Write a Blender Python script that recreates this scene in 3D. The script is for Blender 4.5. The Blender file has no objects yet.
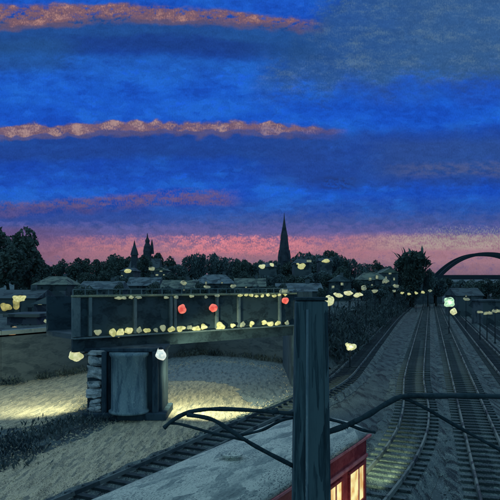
import bpy, bmesh, math, random
from mathutils import Vector, Matrix, noise as mnoise
random.seed(7)
R = math.radians
sc = bpy.context.scene
col = sc.collection

# ------------------------------------------------------------------ camera
CH = 8.0                      # eye height above the rails
FP = 600.0                    # focal length in photo pixels (500 wide)
HY = 285.0                    # row of the horizon
cam_d = bpy.data.cameras.new('camera'); cam = bpy.data.objects.new('camera', cam_d); col.objects.link(cam)
cam.location = (0, 0, CH); cam.rotation_euler = (R(90), 0, 0)
cam_d.lens = 36*FP/500; cam_d.sensor_width = 36; cam_d.shift_y = (HY-250)/500
cam_d.clip_start = .1; cam_d.clip_end = 6000
sc.camera = cam
sc.view_settings.view_transform = 'Standard'; sc.view_settings.look = 'None'
sc.view_settings.gamma = 1; sc.view_settings.exposure = 0; sc.view_settings.use_curve_mapping = False
sc.cycles.use_denoising = True
sc.cycles.max_bounces = 4

def lin(c):
    o = []
    for v in c[:3]:
        v /= 255.0
        o.append(v/12.92 if v <= .04045 else ((v+.055)/1.055)**2.4)
    return (*o, 1.0)

# ------------------------------------------------------------------ world
W = bpy.data.worlds.new("World"); sc.world = W; W.use_nodes = True
W.cycles.sampling_method = 'MANUAL'; W.cycles.sample_map_resolution = 256
nt = W.node_tree; nt.nodes.clear()
class X:                                     # tiny expression wrapper over math nodes
    def __init__(s, sock): s.s = sock
def _m(op, *a, clamp=False):
    n = nt.nodes.new('ShaderNodeMath'); n.operation = op; n.use_clamp = clamp
    for i, v in enumerate(a):
        if isinstance(v, X): nt.links.new(v.s, n.inputs[i])
        else: n.inputs[i].default_value = v
    return X(n.outputs[0])
X.__add__ = lambda a, b: _m('ADD', a, b); X.__radd__ = lambda a, b: _m('ADD', b, a)
X.__sub__ = lambda a, b: _m('SUBTRACT', a, b); X.__rsub__ = lambda a, b: _m('SUBTRACT', b, a)
X.__mul__ = lambda a, b: _m('MULTIPLY', a, b); X.__rmul__ = lambda a, b: _m('MULTIPLY', b, a)
X.__truediv__ = lambda a, b: _m('DIVIDE', a, b)
def smooth(v, a, b):
    n = nt.nodes.new('ShaderNodeMapRange'); n.interpolation_type = 'SMOOTHSTEP'
    nt.links.new(v.s, n.inputs[0]); n.inputs[1].default_value = a; n.inputs[2].default_value = b
    return X(n.outputs[0])
def vec(x, y, z=0.0):
    n = nt.nodes.new('ShaderNodeCombineXYZ')
    for i, v in enumerate((x, y, z)):
        if isinstance(v, X): nt.links.new(v.s, n.inputs[i])
        else: n.inputs[i].default_value = v
    return n.outputs[0]
def wnoise(x, y, detail=3, z=0.0, rough=.55):
    n = nt.nodes.new('ShaderNodeTexNoise'); n.inputs['Scale'].default_value = 1
    n.inputs['Detail'].default_value = detail; n.inputs['Roughness'].default_value = rough
    nt.links.new(vec(x, y, z), n.inputs['Vector']); return X(n.outputs[0])
def mixc(f, a, b):
    n = nt.nodes.new('ShaderNodeMix'); n.data_type = 'RGBA'
    if isinstance(f, X): nt.links.new(f.s, n.inputs[0])
    else: n.inputs[0].default_value = f
    for i, v in ((6, a), (7, b)):
        if isinstance(v, tuple): n.inputs[i].default_value = v
        else: nt.links.new(v, n.inputs[i])
    return n.outputs[2]
tc = nt.nodes.new('ShaderNodeTexCoord'); sx = nt.nodes.new('ShaderNodeSeparateXYZ')
nt.links.new(tc.outputs['Generated'], sx.inputs[0])
dx, dy, dz = X(sx.outputs[0]), X(sx.outputs[1]), X(sx.outputs[2])
ya = _m('MAXIMUM', _m('ABSOLUTE', dy), .2)
u0 = dx/ya*FP + 250.0
v0 = HY - dz/ya*FP
# soft drifting of the cloud layers
wu = (wnoise(u0/70, v0/40, 2, 3.1) - .5)*40
wv = (wnoise(u0/85, v0/34, 3, 9.7) - .5)*22
u1 = u0 + wu; v1 = v0 + wv
# clouds break into dabs: sample the sky at the centre of stretched cells
vo = nt.nodes.new('ShaderNodeTexVoronoi'); vo.feature = 'F1'; vo.inputs['Scale'].default_value = 1
nt.links.new(vec(u1/11 + (wnoise(u0/9, v0/6, 2, 1.0)-.5)*1.3, v1/5.5 + (wnoise(u0/9, v0/6, 2, 5.0)-.5)*1.3), vo.inputs['Vector'])
sp = nt.nodes.new('ShaderNodeSeparateXYZ'); nt.links.new(vo.outputs['Position'], sp.inputs[0])
cr = nt.nodes.new('ShaderNodeSeparateXYZ'); nt.links.new(vo.outputs['Color'], cr.inputs[0])
dab = X(cr.outputs[0]); dab2 = X(cr.outputs[1])
u = u1*.62 + X(sp.outputs[0])*11*.38
v = v1*.62 + X(sp.outputs[1])*5.5*.38
fine = wnoise(u0/1.3, v0/2.4, 3, 2.0, .75)
mid = wnoise(u0/9, v0/5, 4, 7.0, .65)
vd = v0*.78 + v*.22 + (dab-.5)*1.6 + (mid-.5)*4.0                  # for the thin bands
big = wnoise(u0/75, v0/30, 3, 4.0)

ramp = nt.nodes.new('ShaderNodeValToRGB'); ramp.color_ramp.interpolation = 'EASE'
stops = [(-300, (188, 224, 242)), (-170, (164, 206, 228)), (-50, (24, 84, 162)), (10, (18, 86, 200)), (55, (26, 90, 186)),  # topmost stops: unseen overhead sky, brightened to serve as teal fill light
         (95, (16, 90, 206)), (125, (14, 84, 202)), (165, (20, 76, 180)), (192, (18, 80, 194)), (208, (36, 82, 172)),
         (222, (64, 86, 156)), (231, (92, 94, 156)), (240, (138, 106, 146)), (252, (162, 116, 136)), (264, (150, 114, 132)), (285, (90, 80, 108)), (310, (30, 42, 56))]
e = ramp.color_ramp.elements
while len(e) < len(stops): e.new(.5)
for i, (p, c) in enumerate(stops): e[i].position = (p+300)/640; e[i].color = lin(c)
rv = (vd*.8 + v*.2 + (mid-.5)*14 + 300.0)/640.0
nt.links.new(rv.s, ramp.inputs[0])
c = ramp.outputs[0]
inv = lambda x: 1.0 - x
def band(centre, half, soft, vv=None):       # 1 inside |v-centre| < half
    d = _m('ABSOLUTE', (vv if vv is not None else vd) - centre)
    return inv(smooth(d, half, half+soft) if not isinstance(half, X) else smooth(d - half, 0, soft))
def puffs(sc_, seed):                       # rounded billows, -.5 .. .5
    q = nt.nodes.new('ShaderNodeTexVoronoi'); q.feature = 'SMOOTH_F1'; q.inputs['Scale'].default_value = 1; q.inputs['Smoothness'].default_value = .35
    nt.links.new(vec(u0/sc_, v0/(sc_*1.3), seed), q.inputs['Vector']); return .5-X(q.outputs['Distance'])
pf1 = puffs(11, 1.5); pf2 = puffs(14, 7.5); pf3 = puffs(30, 4.5)
patch = wnoise(u0/38, v0/14, 3, 31.0)
# lighter and deeper blue drifts
c = mixc(smooth(big*.75 + patch*.25 + (dab-.5)*.05, .47, .62)*.5*smooth(v0, 232, 200), c, lin((30, 112, 216)))
c = mixc(smooth(big*.6 + patch*.4 + (mid-.5)*.25, .50, .38)*.45*smooth(v0, 225, 205), c, lin((12, 60, 168)))
c = mixc(smooth(patch*.5 + big*.5 + (mid-.5)*.4, .55, .68)*.6*smooth(v0, 215, 190)*smooth(v0, 40, 80), c, lin((12, 92, 230)))
# big green grey cloud at the upper right, its edge running down to the left
m = smooth(u0 + v0*.8 + pf3*40 + (mid-.5)*90, 296, 352)*inv(smooth(v0 + pf3*30+(mid-.5)*50 + (u0-300.0)*.07, 72, 108))*smooth(u0, 225, 275)
c = mixc(m*.85, c, lin((42, 86, 146)))
c = mixc(m*smooth(u0+(mid-.5)*120+(patch-.5)*120, 300, 440)*.5, c, lin((58, 98, 138)))
c = mixc(m*smooth(patch*.6+fine*.5+(mid-.5)*.4, .50, .82)*.6, c, lin((96, 124, 142)))
m = band(92.0+(u0-400.0)*-.02, 7, 9, v0+pf3*20)*smooth(u0, 320, 350)
c = mixc(m*.45, c, lin((30, 74, 170)))
# first cloud bar
arch1 = _m('ABSOLUTE', u0-150.0)
c1 = 11.5 + arch1*.03 + smooth(u0, 150, 320)*7.0 + pf1*3.0
m = band(c1+20.0+(patch-.5)*16, 11, 12, v0)*inv(smooth(u0, 290, 350))
c = mixc(m*.8, c, lin((32, 76, 136)))
m = band(c1+33.0+(patch-.5)*14, 6, 8, v0)*smooth(u0, 40, 90)*inv(smooth(u0, 230, 300))
c = mixc(m*.7, c, lin((22, 58, 140)))
m = band(c1+40.0, 10, 10, v0)*inv(smooth(u0+(mid-.5)*40, 50, 90))
c = mixc(m*.6, c, lin((34, 80, 140)))
half1 = _m('MAXIMUM', 6.8 - u0*.021 + (patch-.5)*14, .4)
m = band(c1+2.0, half1+2.5, 6, v0+(mid-.5)*5)*inv(smooth(u0, 285, 335))
c = mixc(m*smooth(mid*.6+patch*.4, .38, .5)*.75, c, lin((104, 86, 106)))
m = band(c1, half1, 4, v0+(mid-.5)*6)*inv(smooth(u0, 290, 325))
c = mixc(m*smooth(mid*.5+patch*.5+(fine-.5)*.25, .38, .54)*.9, c, lin((130, 96, 108)))
c = mixc(m*smooth(mid*.5+patch*.5+(fine-.5)*.5+pf1*.12, .52, .70)*.85, c, lin((178, 134, 126)))
# second cloud bar: a row of puffs
c2 = 130.5 - smooth(u0, 0, 120)*3.0 + smooth(u0, 250, 340)*4.0 + (wnoise(u0/22, 4.0, 2, 18.0)-.5)*5
m = band(c2+17.0+(patch-.5)*12, 8, 12, v0)*inv(smooth(u0+(mid-.5)*60, 300, 360))
c = mixc(m*.75, c, lin((30, 66, 140)))
hf2 = _m('MAXIMUM', 3.2+pf2*7.0+(patch-.5)*12, .3)*inv(smooth(u0, 270, 350)*.6)
m = band(c2+2.0, hf2+2.0, 4, v0+(mid-.5)*4)*inv(smooth(u0, 322, 352))
c = mixc(m*.7, c, lin((96, 88, 122)))
m = band(c2, hf2, 2.4, v0+(mid-.5)*5)*inv(smooth(u0, 318, 350))
c = mixc(m*smooth(mid*.5+patch*.5+(fine-.5)*.2, .36, .5)*.85, c, lin((128, 98, 112)))
c = mixc(m*smooth(mid*.5+pf2*.3+.15+patch*.2+(fine-.5)*.5, .46, .66)*.8, c, lin((180, 148, 144)))
# grey blue drift across the right
m = band(158.0+pf3*14, 20, 14, v0+(mid-.5)*14)*smooth(u0+(mid-.5)*90-pf3*40, 235, 300)
c = mixc(m*.72, c, lin((34, 70, 148)))
m = band(158.0+pf3*10, 12, 10, v0)*smooth(u0+(mid-.5)*60, 350, 400)
c = mixc(m*.5, c, lin((48, 80, 140)))
m = band(171.0+(u0-400.0)*-.02+(patch-.5)*8, 3.5, 7, v0+(mid-.5)*6)*smooth(u0, 370, 430)
c = mixc(m*.6*smooth(mid*.6+patch*.4, .38, .58), c, lin((82, 92, 134)))
m = band(184.0, 3, 8, v0+(mid-.5)*8)*smooth(u0, 308, 328)*inv(smooth(u0, 345, 365))
c = mixc(m*.7*smooth(mid+(fine-.5)*.6, .4, .6), c, lin((30, 48, 96)))
# third, violet bar sloping down to the left
m = band(198.0+inv(smooth(u0, 0, 200))*12.0+(patch-.5)*10, 3.5, 7, v0+(mid-.5)*8)*inv(smooth(u0, 215, 248))
c = mixc(m*smooth(mid*.5+patch*.5+(fine-.5)*.4, .38, .54)*.75, c, lin((104, 84, 122)))
c = mixc(m*smooth(mid*.5+patch*.5+(fine-.5)*.5, .52, .68)*.5, c, lin((122, 94, 122)))
m = band(216.0+(patch-.5)*8, 5, 7, v0+(mid-.5)*6)*inv(smooth(u0, 130, 240))
c = mixc(m*.5, c, lin((34, 66, 150)))
# afterglow along the horizon
m = band(232.0, 7, 5, v0+(mid-.5)*9)
c = mixc(m*.5*smooth(mid, .4, .6), c, lin((88, 92, 160)))
m = band(248.0, 8, 6, v0+(mid-.5)*12+(fine-.5)*6)*smooth(u0, 20, 90)*inv(smooth(u0, 380, 460))
c = mixc(m*smooth(mid*.6+patch*.4+(fine-.5)*.5, .40, .60)*.7, c, lin((190, 122, 134)))
m = band(247.0, 6, 6, v0+(mid-.5)*14+(fine-.5)*8)*smooth(u0, 150, 205)*inv(smooth(u0, 265, 330))
c = mixc(m*smooth(mid*.6+patch*.4+(fine-.5)*.5, .40, .58)*.85, c, lin((218, 128, 142)))
c = mixc(m*smooth(fine+(mid-.5)*.5, .58, .72)*.5, c, lin((232, 168, 172)))
m = band(249.0, 18, 8, v0)*inv(smooth(u0+(mid-.5)*30, 10, 130))
c = mixc(m*.6, c, lin((104, 78, 116)))
m = band(249.0, 10, 8, v0+(mid-.5)*8)*smooth(u0, 320, 400)
c = mixc(m*.6, c, lin((172, 128, 142)))
m = band(243.0, 5, 4, v0+(fine-.5)*16+(mid-.5)*8)*smooth(u0, 345, 430)
c = mixc(m*.75*smooth(fine*.6+mid*.4, .40, .56), c, lin((172, 162, 150)))
m = band(235.0, 3, 6, v0+(fine-.5)*20)*smooth(u0, 400, 450)
c = mixc(m*.6*smooth(fine, .46, .6), c, lin((140, 146, 146)))
# broken, dry edge between glow and blue
m = band(262.0, 8, 4, v0)*smooth(fine*.5+mid*.5, .50, .62)
c = mixc(m*.6, c, lin((92, 82, 122)))
# unseen sky behind the viewer, set to teal grey as added fill light
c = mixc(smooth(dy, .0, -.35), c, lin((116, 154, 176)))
# grain of dry colour
hv = nt.nodes.new('ShaderNodeHueSaturation'); nt.links.new(c, hv.inputs['Color'])
nt.links.new((.93 + (fine-.5)*.62 + (dab-.5)*.10 + (mid-.5)*.40).s, hv.inputs['Value'])
hv.inputs['Saturation'].default_value = .99
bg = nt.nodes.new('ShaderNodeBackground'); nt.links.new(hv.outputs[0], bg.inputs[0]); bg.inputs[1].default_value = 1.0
sky = nt.nodes.new('ShaderNodeTexSky'); sky.sky_type = 'NISHITA'; sky.sun_disc = False
sky.sun_elevation = R(1.0); sky.sun_rotation = R(-12)
bg2 = nt.nodes.new('ShaderNodeBackground'); nt.links.new(sky.outputs[0], bg2.inputs[0]); bg2.inputs[1].default_value = .0002
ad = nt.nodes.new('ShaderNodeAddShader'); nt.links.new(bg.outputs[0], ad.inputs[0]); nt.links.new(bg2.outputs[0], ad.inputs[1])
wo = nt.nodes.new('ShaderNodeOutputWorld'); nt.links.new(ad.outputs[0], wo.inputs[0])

# ------------------------------------------------------------------ last light of the sun
sd = bpy.data.lights.new('sun', 'SUN'); sd.energy = .10; sd.angle = R(20); sd.color = (1, .8, .66)
so = bpy.data.objects.new('sun', sd); col.objects.link(so)
so.rotation_euler = (R(62), 0, R(150))

# ------------------------------------------------------------------ helpers
def gp(px, py):                       # photo pixel -> point on the ground
    Y = CH*FP/(py-HY); return ((px-250)/FP*Y, Y)
def at(px, py, Y): return Vector(((px-250)/FP*Y, Y, CH+(HY-py)/FP*Y))

def paint(name, cols, scale=1.0, stretch=(1, 1, 1), rough=.85, bump=.25, speck=None, speck_amt=.25, dabs=.2, spec=.2, metal=0.0, rot=0.0):
    m = bpy.data.materials.new(name); m.use_nodes = True; t = m.node_tree; N = t.nodes; L = t.links
    b = N['Principled BSDF']; b.inputs['Roughness'].default_value = rough; b.inputs['Specular IOR Level'].default_value = spec
    b.inputs['Metallic'].default_value = metal
    tcx = N.new('ShaderNodeTexCoord'); mp = N.new('ShaderNodeMapping'); L.new(tcx.outputs['Object'], mp.inputs[0])
    mp.inputs['Scale'].default_value = tuple(scale*s for s in stretch); mp.inputs['Rotation'].default_value = (0, 0, rot)
    n1 = N.new('ShaderNodeTexNoise'); n1.inputs['Scale'].default_value = .8; n1.inputs['Detail'].default_value = 4; L.new(mp.outputs[0], n1.inputs[0])
    wsub = N.new('ShaderNodeVectorMath'); wsub.operation = 'MULTIPLY_ADD'; L.new(n1.outputs['Color'], wsub.inputs[0])
    wsub.inputs[1].default_value = (1.2, 1.2, 1.2); L.new(mp.outputs[0], wsub.inputs[2])
    vv = N.new('ShaderNodeTexVoronoi'); vv.inputs['Scale'].default_value = 1.6; L.new(wsub.outputs[0], vv.inputs['Vector'])
    sv = N.new('ShaderNodeSeparateXYZ'); L.new(vv.outputs['Color'], sv.inputs[0])
    n2 = N.new('ShaderNodeTexNoise'); n2.inputs['Scale'].default_value = 6; n2.inputs['Detail'].default_value = 5; n2.inputs['Roughness'].default_value = .65
    L.new(mp.outputs[0], n2.inputs[0])
    def mm(op, a, bb):
        q = N.new('ShaderNodeMath'); q.operation = op
        for i, w in enumerate((a, bb)):
            if isinstance(w, float) or isinstance(w, int): q.inputs[i].default_value = w
            else: L.new(w, q.inputs[i])
        return q.outputs[0]
    f = mm('ADD', mm('MULTIPLY', n1.outputs[0], .75-dabs*.4), mm('ADD', mm('MULTIPLY', sv.outputs[0], dabs), mm('MULTIPLY', n2.outputs[0], .55-dabs*.4)))
    rp = N.new('ShaderNodeValToRGB'); k = len(cols); el = rp.color_ramp.elements
    while len(el) < k: el.new(.5)
    for i in range(k): el[i].position = .34+.38*i/max(1, k-1); el[i].color = lin(cols[i])
    L.new(f, rp.inputs[0]); c = rp.outputs[0]
    if speck:
        n3 = N.new('ShaderNodeTexNoise'); n3.inputs['Scale'].default_value = 17; n3.inputs['Detail'].default_value = 3; L.new(mp.outputs[0], n3.inputs[0])
        mr = N.new('ShaderNodeMapRange'); L.new(mm('ADD', mm('MULTIPLY', n3.outputs[0], .7), mm('MULTIPLY', n1.outputs[0], .3)), mr.inputs[0])
        mr.inputs[1].default_value = .57-speck_amt*.2; mr.inputs[2].default_value = .66-speck_amt*.1
        mx = N.new('ShaderNodeMix'); mx.data_type = 'RGBA'; L.new(mr.outputs[0], mx.inputs[0]); L.new(c, mx.inputs[6]); mx.inputs[7].default_value = lin(speck)
        c = mx.outputs[2]
    L.new(c, b.inputs['Base Color'])
    bp = N.new('ShaderNodeBump'); bp.inputs['Strength'].default_value = bump; bp.inputs['Distance'].default_value = .06/scale
    L.new(mm('ADD', n2.outputs[0], mm('MULTIPLY', vv.outputs['Distance'], .4)), bp.inputs['Height']); L.new(bp.outputs[0], b.inputs['Normal'])
    return m

def glow(name, c1, c2, strength=1.0, scale=4.0):
    m = bpy.data.materials.new(name); m.use_nodes = True; t = m.node_tree; N = t.nodes; L = t.links; b = N['Principled BSDF']
    tcx = N.new('ShaderNodeTexCoord'); n = N.new('ShaderNodeTexNoise'); n.inputs['Scale'].default_value = scale; n.inputs['Detail'].default_value = 3
    L.new(tcx.outputs['Object'], n.inputs[0])
    rp = N.new('ShaderNodeValToRGB'); rp.color_ramp.elements[0].position = .38; rp.color_ramp.elements[1].position = .6
    rp.color_ramp.elements[0].color = lin(c2); rp.color_ramp.elements[1].color = lin(c1)
    L.new(n.outputs[0], rp.inputs[0]); L.new(rp.outputs[0], b.inputs['Emission Color']); L.new(rp.outputs[0], b.inputs['Base Color'])
    b.inputs['Emission Strength'].default_value = strength; b.inputs['Roughness'].default_value = .6
    return m

M = {}
M['soil'] = paint('soil', [(24, 38, 44), (40, 56, 62), (70, 88, 90)], .9, (2.2, .5, 1), rot=.4, dabs=.5, speck=(120, 140, 138), speck_amt=.2)
M['upper'] = paint('upper_soil', [(30, 46, 50), (46, 64, 68), (70, 90, 88)], .25, speck=(110, 132, 130))
M['ballast'] = paint('ballast', [(24, 38, 44), (40, 58, 64), (74, 94, 96)], 1.3, (2.6, .35, 1), rot=.28, dabs=.5, speck=(140, 158, 150), speck_amt=.22, bump=.6)
M['yard'] = paint('grey_ballast', [(56, 74, 82), (84, 102, 108), (116, 134, 136)], 1.5, (2.6, .5, 1), speck=(140, 156, 152), speck_amt=.3, bump=.6, rot=.2, dabs=.35)
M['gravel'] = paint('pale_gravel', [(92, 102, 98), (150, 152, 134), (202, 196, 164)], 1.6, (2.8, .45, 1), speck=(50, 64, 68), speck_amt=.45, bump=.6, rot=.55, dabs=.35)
M['sleeper'] = paint('sleeper_timber', [(28, 42, 48), (44, 62, 68), (74, 92, 96)], 1.6, (1, 1, 1), speck=(124, 140, 134), speck_amt=.2, dabs=.5)
M['sleeperd'] = paint('sleeper_dark_timber', [(26, 40, 48), (38, 54, 62), (56, 74, 80)], 1.6)
M['rail'] = paint('rail_steel', [(30, 46, 52), (52, 70, 74), (112, 126, 120)], .9, (1, 1, 1), rough=.65, spec=.3, dabs=.6, bump=.1)
M['raild'] = paint('rail_rusty_steel', [(36, 52, 60), (56, 76, 80), (92, 110, 110)], .9, rough=.7, spec=.2, dabs=.6, bump=.1)
M['wall'] = paint('dark_masonry', [(42, 58, 68), (58, 76, 86), (82, 100, 108)], .9, (.5, .5, 1.6))
M['coping'] = paint('coping_stone', [(72, 94, 104), (96, 118, 126), (120, 140, 142)], 1.2)
M['pier'] = paint('pier_stone', [(26, 42, 54), (38, 58, 72), (60, 84, 98)], 1.1, (1.6, 1.6, .45), bump=.4)
M['pierl'] = paint('pier_column_paint', [(52, 80, 94), (78, 108, 124), (120, 150, 160)], 1.2, (2.2, 2.2, .4), bump=.4, speck=(160, 184, 186), speck_amt=.05)
M['stone'] = paint('pale_stone', [(56, 74, 84), (110, 130, 140), (190, 204, 208)], 2.2, bump=.6)
M['girder'] = paint('girder_plate', [(26, 44, 54), (38, 58, 68), (58, 82, 92)], .9, (1, 1, 1.5))
M['flange'] = paint('girder_flange', [(72, 94, 100), (104, 124, 120), (150, 160, 134)], 2.0, speck=(196, 196, 150), speck_amt=.35)  # pale tones and yellow specks paint in the lit look of the top strip
M['stiff'] = paint('girder_stiffener', [(58, 82, 92), (84, 108, 116), (112, 134, 138)], 2.0, (1, 1, .5))
M['mast'] = paint('mast_steel', [(22, 42, 52), (32, 56, 66), (48, 76, 86), (80, 110, 118)], 2.6, (3.2, 3.2, .22), bump=.5, dabs=.3, rough=.75)
M['mastd'] = paint('mast_arm_steel', [(26, 42, 50), (36, 54, 62), (54, 74, 82)], 2.4, bump=.6, rough=1.0, spec=.02)
M['insul'] = paint('insulator_glaze', [(58, 82, 90), (96, 122, 128)], 3, rough=.4, spec=.5)
M['red'] = paint('red_train_paint', [(92, 30, 38), (132, 46, 54), (158, 72, 76)], 2.2, (1, 1, 1), bump=.4, rough=.6, speck=(168, 84, 88), speck_amt=.02)
M['redl'] = paint('pale_red_moulding', [(140, 66, 76), (176, 96, 104), (196, 126, 128)], 3, bump=.4)
M['roof'] = paint('train_roof_paint', [(92, 108, 110), (140, 156, 152), (196, 206, 194)], 1.5, (2, .6, 1), speck=(84, 102, 108), speck_amt=.3, dabs=.3, bump=.6, rough=.8)
M['dark'] = paint('dark_steel', [(28, 40, 46), (44, 58, 66)], 2)
M['leaf'] = paint('dark_leaves', [(44, 62, 66), (58, 80, 82), (84, 106, 102)], .35, speck=(78, 100, 94), speck_amt=.1, bump=0)
M['leafb'] = paint('blue_green_leaves', [(46, 66, 74), (64, 88, 96), (98, 122, 124)], .35, bump=0)
M['bark'] = paint('bark', [(26, 34, 36), (44, 54, 54)], 2, (1, 1, .3))
M['scrub'] = paint('scrub_leaves', [(34, 50, 58), (48, 68, 76), (80, 98, 100)], .4, bump=0)
M['rooft1'] = paint('slate_roof', [(40, 60, 70), (60, 82, 92), (98, 120, 128)], .5, dabs=.6, speck=(116, 136, 132), speck_amt=.2)
M['rooft2'] = paint('green_grey_roof', [(40, 58, 62), (64, 84, 84), (106, 124, 114)], .5, dabs=.6, speck=(136, 152, 128), speck_amt=.2)
M['rooft3'] = paint('dark_slate_roof', [(38, 54, 62), (54, 72, 80), (76, 96, 102)], .5, dabs=.6)
M['wall1'] = paint('dim_render', [(30, 44, 50), (44, 60, 68), (70, 88, 94)], .5, dabs=.6)
M['wall2'] = paint('violet_grey_render', [(44, 52, 66), (62, 72, 86), (84, 94, 106)], .5, dabs=.6)
M['wall3'] = paint('dark_brick', [(44, 60, 68), (60, 78, 86), (84, 102, 108)], .5, dabs=.6)
M['spire'] = paint('spire_slate', [(30, 44, 56), (46, 60, 74), (66, 80, 92)], .4)
M['arch'] = paint('arch_steel', [(32, 48, 60), (48, 64, 76)], .3)
M['cream'] = glow('cream_light', (224, 222, 176), (184, 188, 130), .9)
M['creams'] = glow('yellow_light', (216, 212, 150), (168, 168, 104), .85)
M['creamd'] = glow('dim_light', (160, 166, 128), (108, 122, 108), .7, 2)
M['white'] = glow('white_light', (236, 238, 222), (176, 196, 190), .95)
M['ochre'] = glow('ochre_light', (190, 176, 104), (120, 118, 72), .75, 1.2)
M['orange'] = glow('orange_light', (204, 172, 116), (170, 120, 84), .85)
M['redg'] = glow('red_signal_light', (236, 124, 106), (204, 72, 66), .95)
M['green'] = glow('green_signal_light', (206, 238, 196), (124, 184, 148), .9)
M['train_win'] = glow('train_window_light', (238, 226, 160), (206, 160, 96), .95, 3)

def link(me, name, mat, parent=None, smoothf=False):
    o = bpy.data.objects.new(name, me); col.objects.link(o); me.materials.append(mat)
    if smoothf:
        for p in me.polygons: p.use_smooth = True
    if parent: o.parent = parent
    return o
class MB:
    def __init__(s): s.v = []; s.f = []
    def box(s, cx, cy, cz, sx, sy, sz, rz=0.0):
        i = len(s.v); c_, s_ = math.cos(rz), math.sin(rz)
        for z in (-.5, .5):
            for a, b in ((-.5, -.5), (.5, -.5), (.5, .5), (-.5, .5)):
                x, y = a*sx, b*sy; s.v.append((cx+x*c_-y*s_, cy+x*s_+y*c_, cz+z*sz))
        for q in ((0, 3, 2, 1), (4, 5, 6, 7), (0, 1, 5, 4), (1, 2, 6, 5), (2, 3, 7, 6), (3, 0, 4, 7)): s.f.append([i+k for k in q])
        return s
    def bar(s, a, b, w, h=None, up=(0, 0, 1)):
        a, b = Vector(a), Vector(b); d = (b-a).normalized(); h = h or w
        n = d.cross(Vector(up))
        if n.length < 1e-4: n = d.cross(Vector((1, 0, 0)))
        n.normalize(); q = n.cross(d); i = len(s.v)
        for p in (a, b):
            for k, l in ((-1, -1), (1, -1), (1, 1), (-1, 1)): s.v.append(tuple(p+n*k*w/2+q*l*h/2))
        for f in ((0, 3, 2, 1), (4, 5, 6, 7), (0, 1, 5, 4), (1, 2, 6, 5), (2, 3, 7, 6), (3, 0, 4, 7)): s.f.append([i+k for k in f])
        return s
    def tube(s, pts, r, seg=10):
        pts = [Vector(p) for p in pts]; rs = r if isinstance(r, (list, tuple)) else [r]*len(pts)
        base = len(s.v); prev = None
        for j, p in enumerate(pts):
            d = (pts[min(j+1, len(pts)-1)]-pts[max(j-1, 0)]).normalized()
            if prev is None:
                n = d.cross(Vector((0, 0, 1)))
                if n.length < 1e-3: n = d.cross(Vector((1, 0, 0)))
            else: n = prev - d*prev.dot(d)
            n.normalize(); prev = n; q = d.cross(n)
            for k in range(seg):
                a = 2*math.pi*k/seg; s.v.append(tuple(p+(n*math.cos(a)+q*math.sin(a))*rs[j]))
        for j in range(len(pts)-1):
            for k in range(seg):
                a = base+j*seg+k; b = base+j*seg+(k+1) % seg; s.f.append([a, b, b+seg, a+seg])
        s.f.append([base+k for k in range(seg)][::-1]); s.f.append([base+(len(pts)-1)*seg+k for k in range(seg)])
        return s
    def lathe(s, prof, c=(0, 0, 0), seg=16):
        i = len(s.v); n = len(prof)
        for r, z in prof:
            for k in range(seg):
                a = 2*math.pi*k/seg; s.v.append((c[0]+r*math.cos(a), c[1]+r*math.sin(a), c[2]+z))
        for j in range(n-1):
            for k in range(seg):
                a = i+j*seg+k; b = i+j*seg+(k+1) % seg; s.f.append([a, b, b+seg, a+seg])
        s.f.append([i+k for k in range(seg)][::-1]); s.f.append([i+(n-1)*seg+k for k in range(seg)])
        return s
    def blob(s, c, r, seed=0, sub=3, amt=.25):
        bm = bmesh.new(); bmesh.ops.create_icosphere(bm, subdivisions=max(sub, 3), radius=1)
        i = len(s.v); off = Vector((seed*3.7, seed*1.3, seed*.7))
        for v in bm.verts:
            k = 1+amt*mnoise.noise(v.co*.95+off)*1.6
            s.v.append((c[0]+v.co.x*r[0]*k, c[1]+v.co.y*r[1]*k, c[2]+v.co.z*r[2]*k))
        for f in bm.faces: s.f.append([i+v.index for v in f.verts])
        bm.free(); return s
    def build(s, name, mat, parent=None, smoothf=False, bevel=0):
        me = bpy.data.meshes.new(name); me.from_pydata(s.v, [], s.f); me.update()
        o = link(me, name, mat, parent, smoothf)
        if bevel:
            b = o.modifiers.new('bevel', 'BEVEL'); b.width = bevel; b.segments = 2; b.limit_method = 'ANGLE'
        return o
def tag(o, label, cat, group=None):
    o['label'] = label; o['category'] = cat
    if group: o['group'] = group
    return o
def thing(name, loc, label, cat, group=None, rz=0):
    o = bpy.data.objects.new(name, None); col.objects.link(o); o.location = loc; o.rotation_euler = (0, 0, rz)
    o.empty_display_size = .3
    return tag(o, label, cat, group)
def struct(o): o['kind'] = 'structure'; return o
def stuff(o, label=None, cat=None):
    o['kind'] = 'stuff'
    if label: o['label'] = label
    if cat: o['category'] = cat
    return o
ORD = ['first', 'second', 'third', 'fourth', 'fifth', 'sixth', 'seventh', 'eighth', 'ninth', 'tenth', 'eleventh', 'twelfth', 'thirteenth',
       'fourteenth', 'fifteenth', 'sixteenth', 'seventeenth', 'eighteenth', 'nineteenth', 'twentieth', 'twenty-first', 'twenty-second',
       'twenty-third', 'twenty-fourth', 'twenty-fifth', 'twenty-sixth', 'twenty-seventh', 'twenty-eighth', 'twenty-ninth', 'thirtieth',
       'thirty-first', 'thirty-second', 'thirty-third', 'thirty-fourth', 'thirty-fifth', 'thirty-sixth', 'thirty-seventh', 'thirty-eighth']

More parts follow.
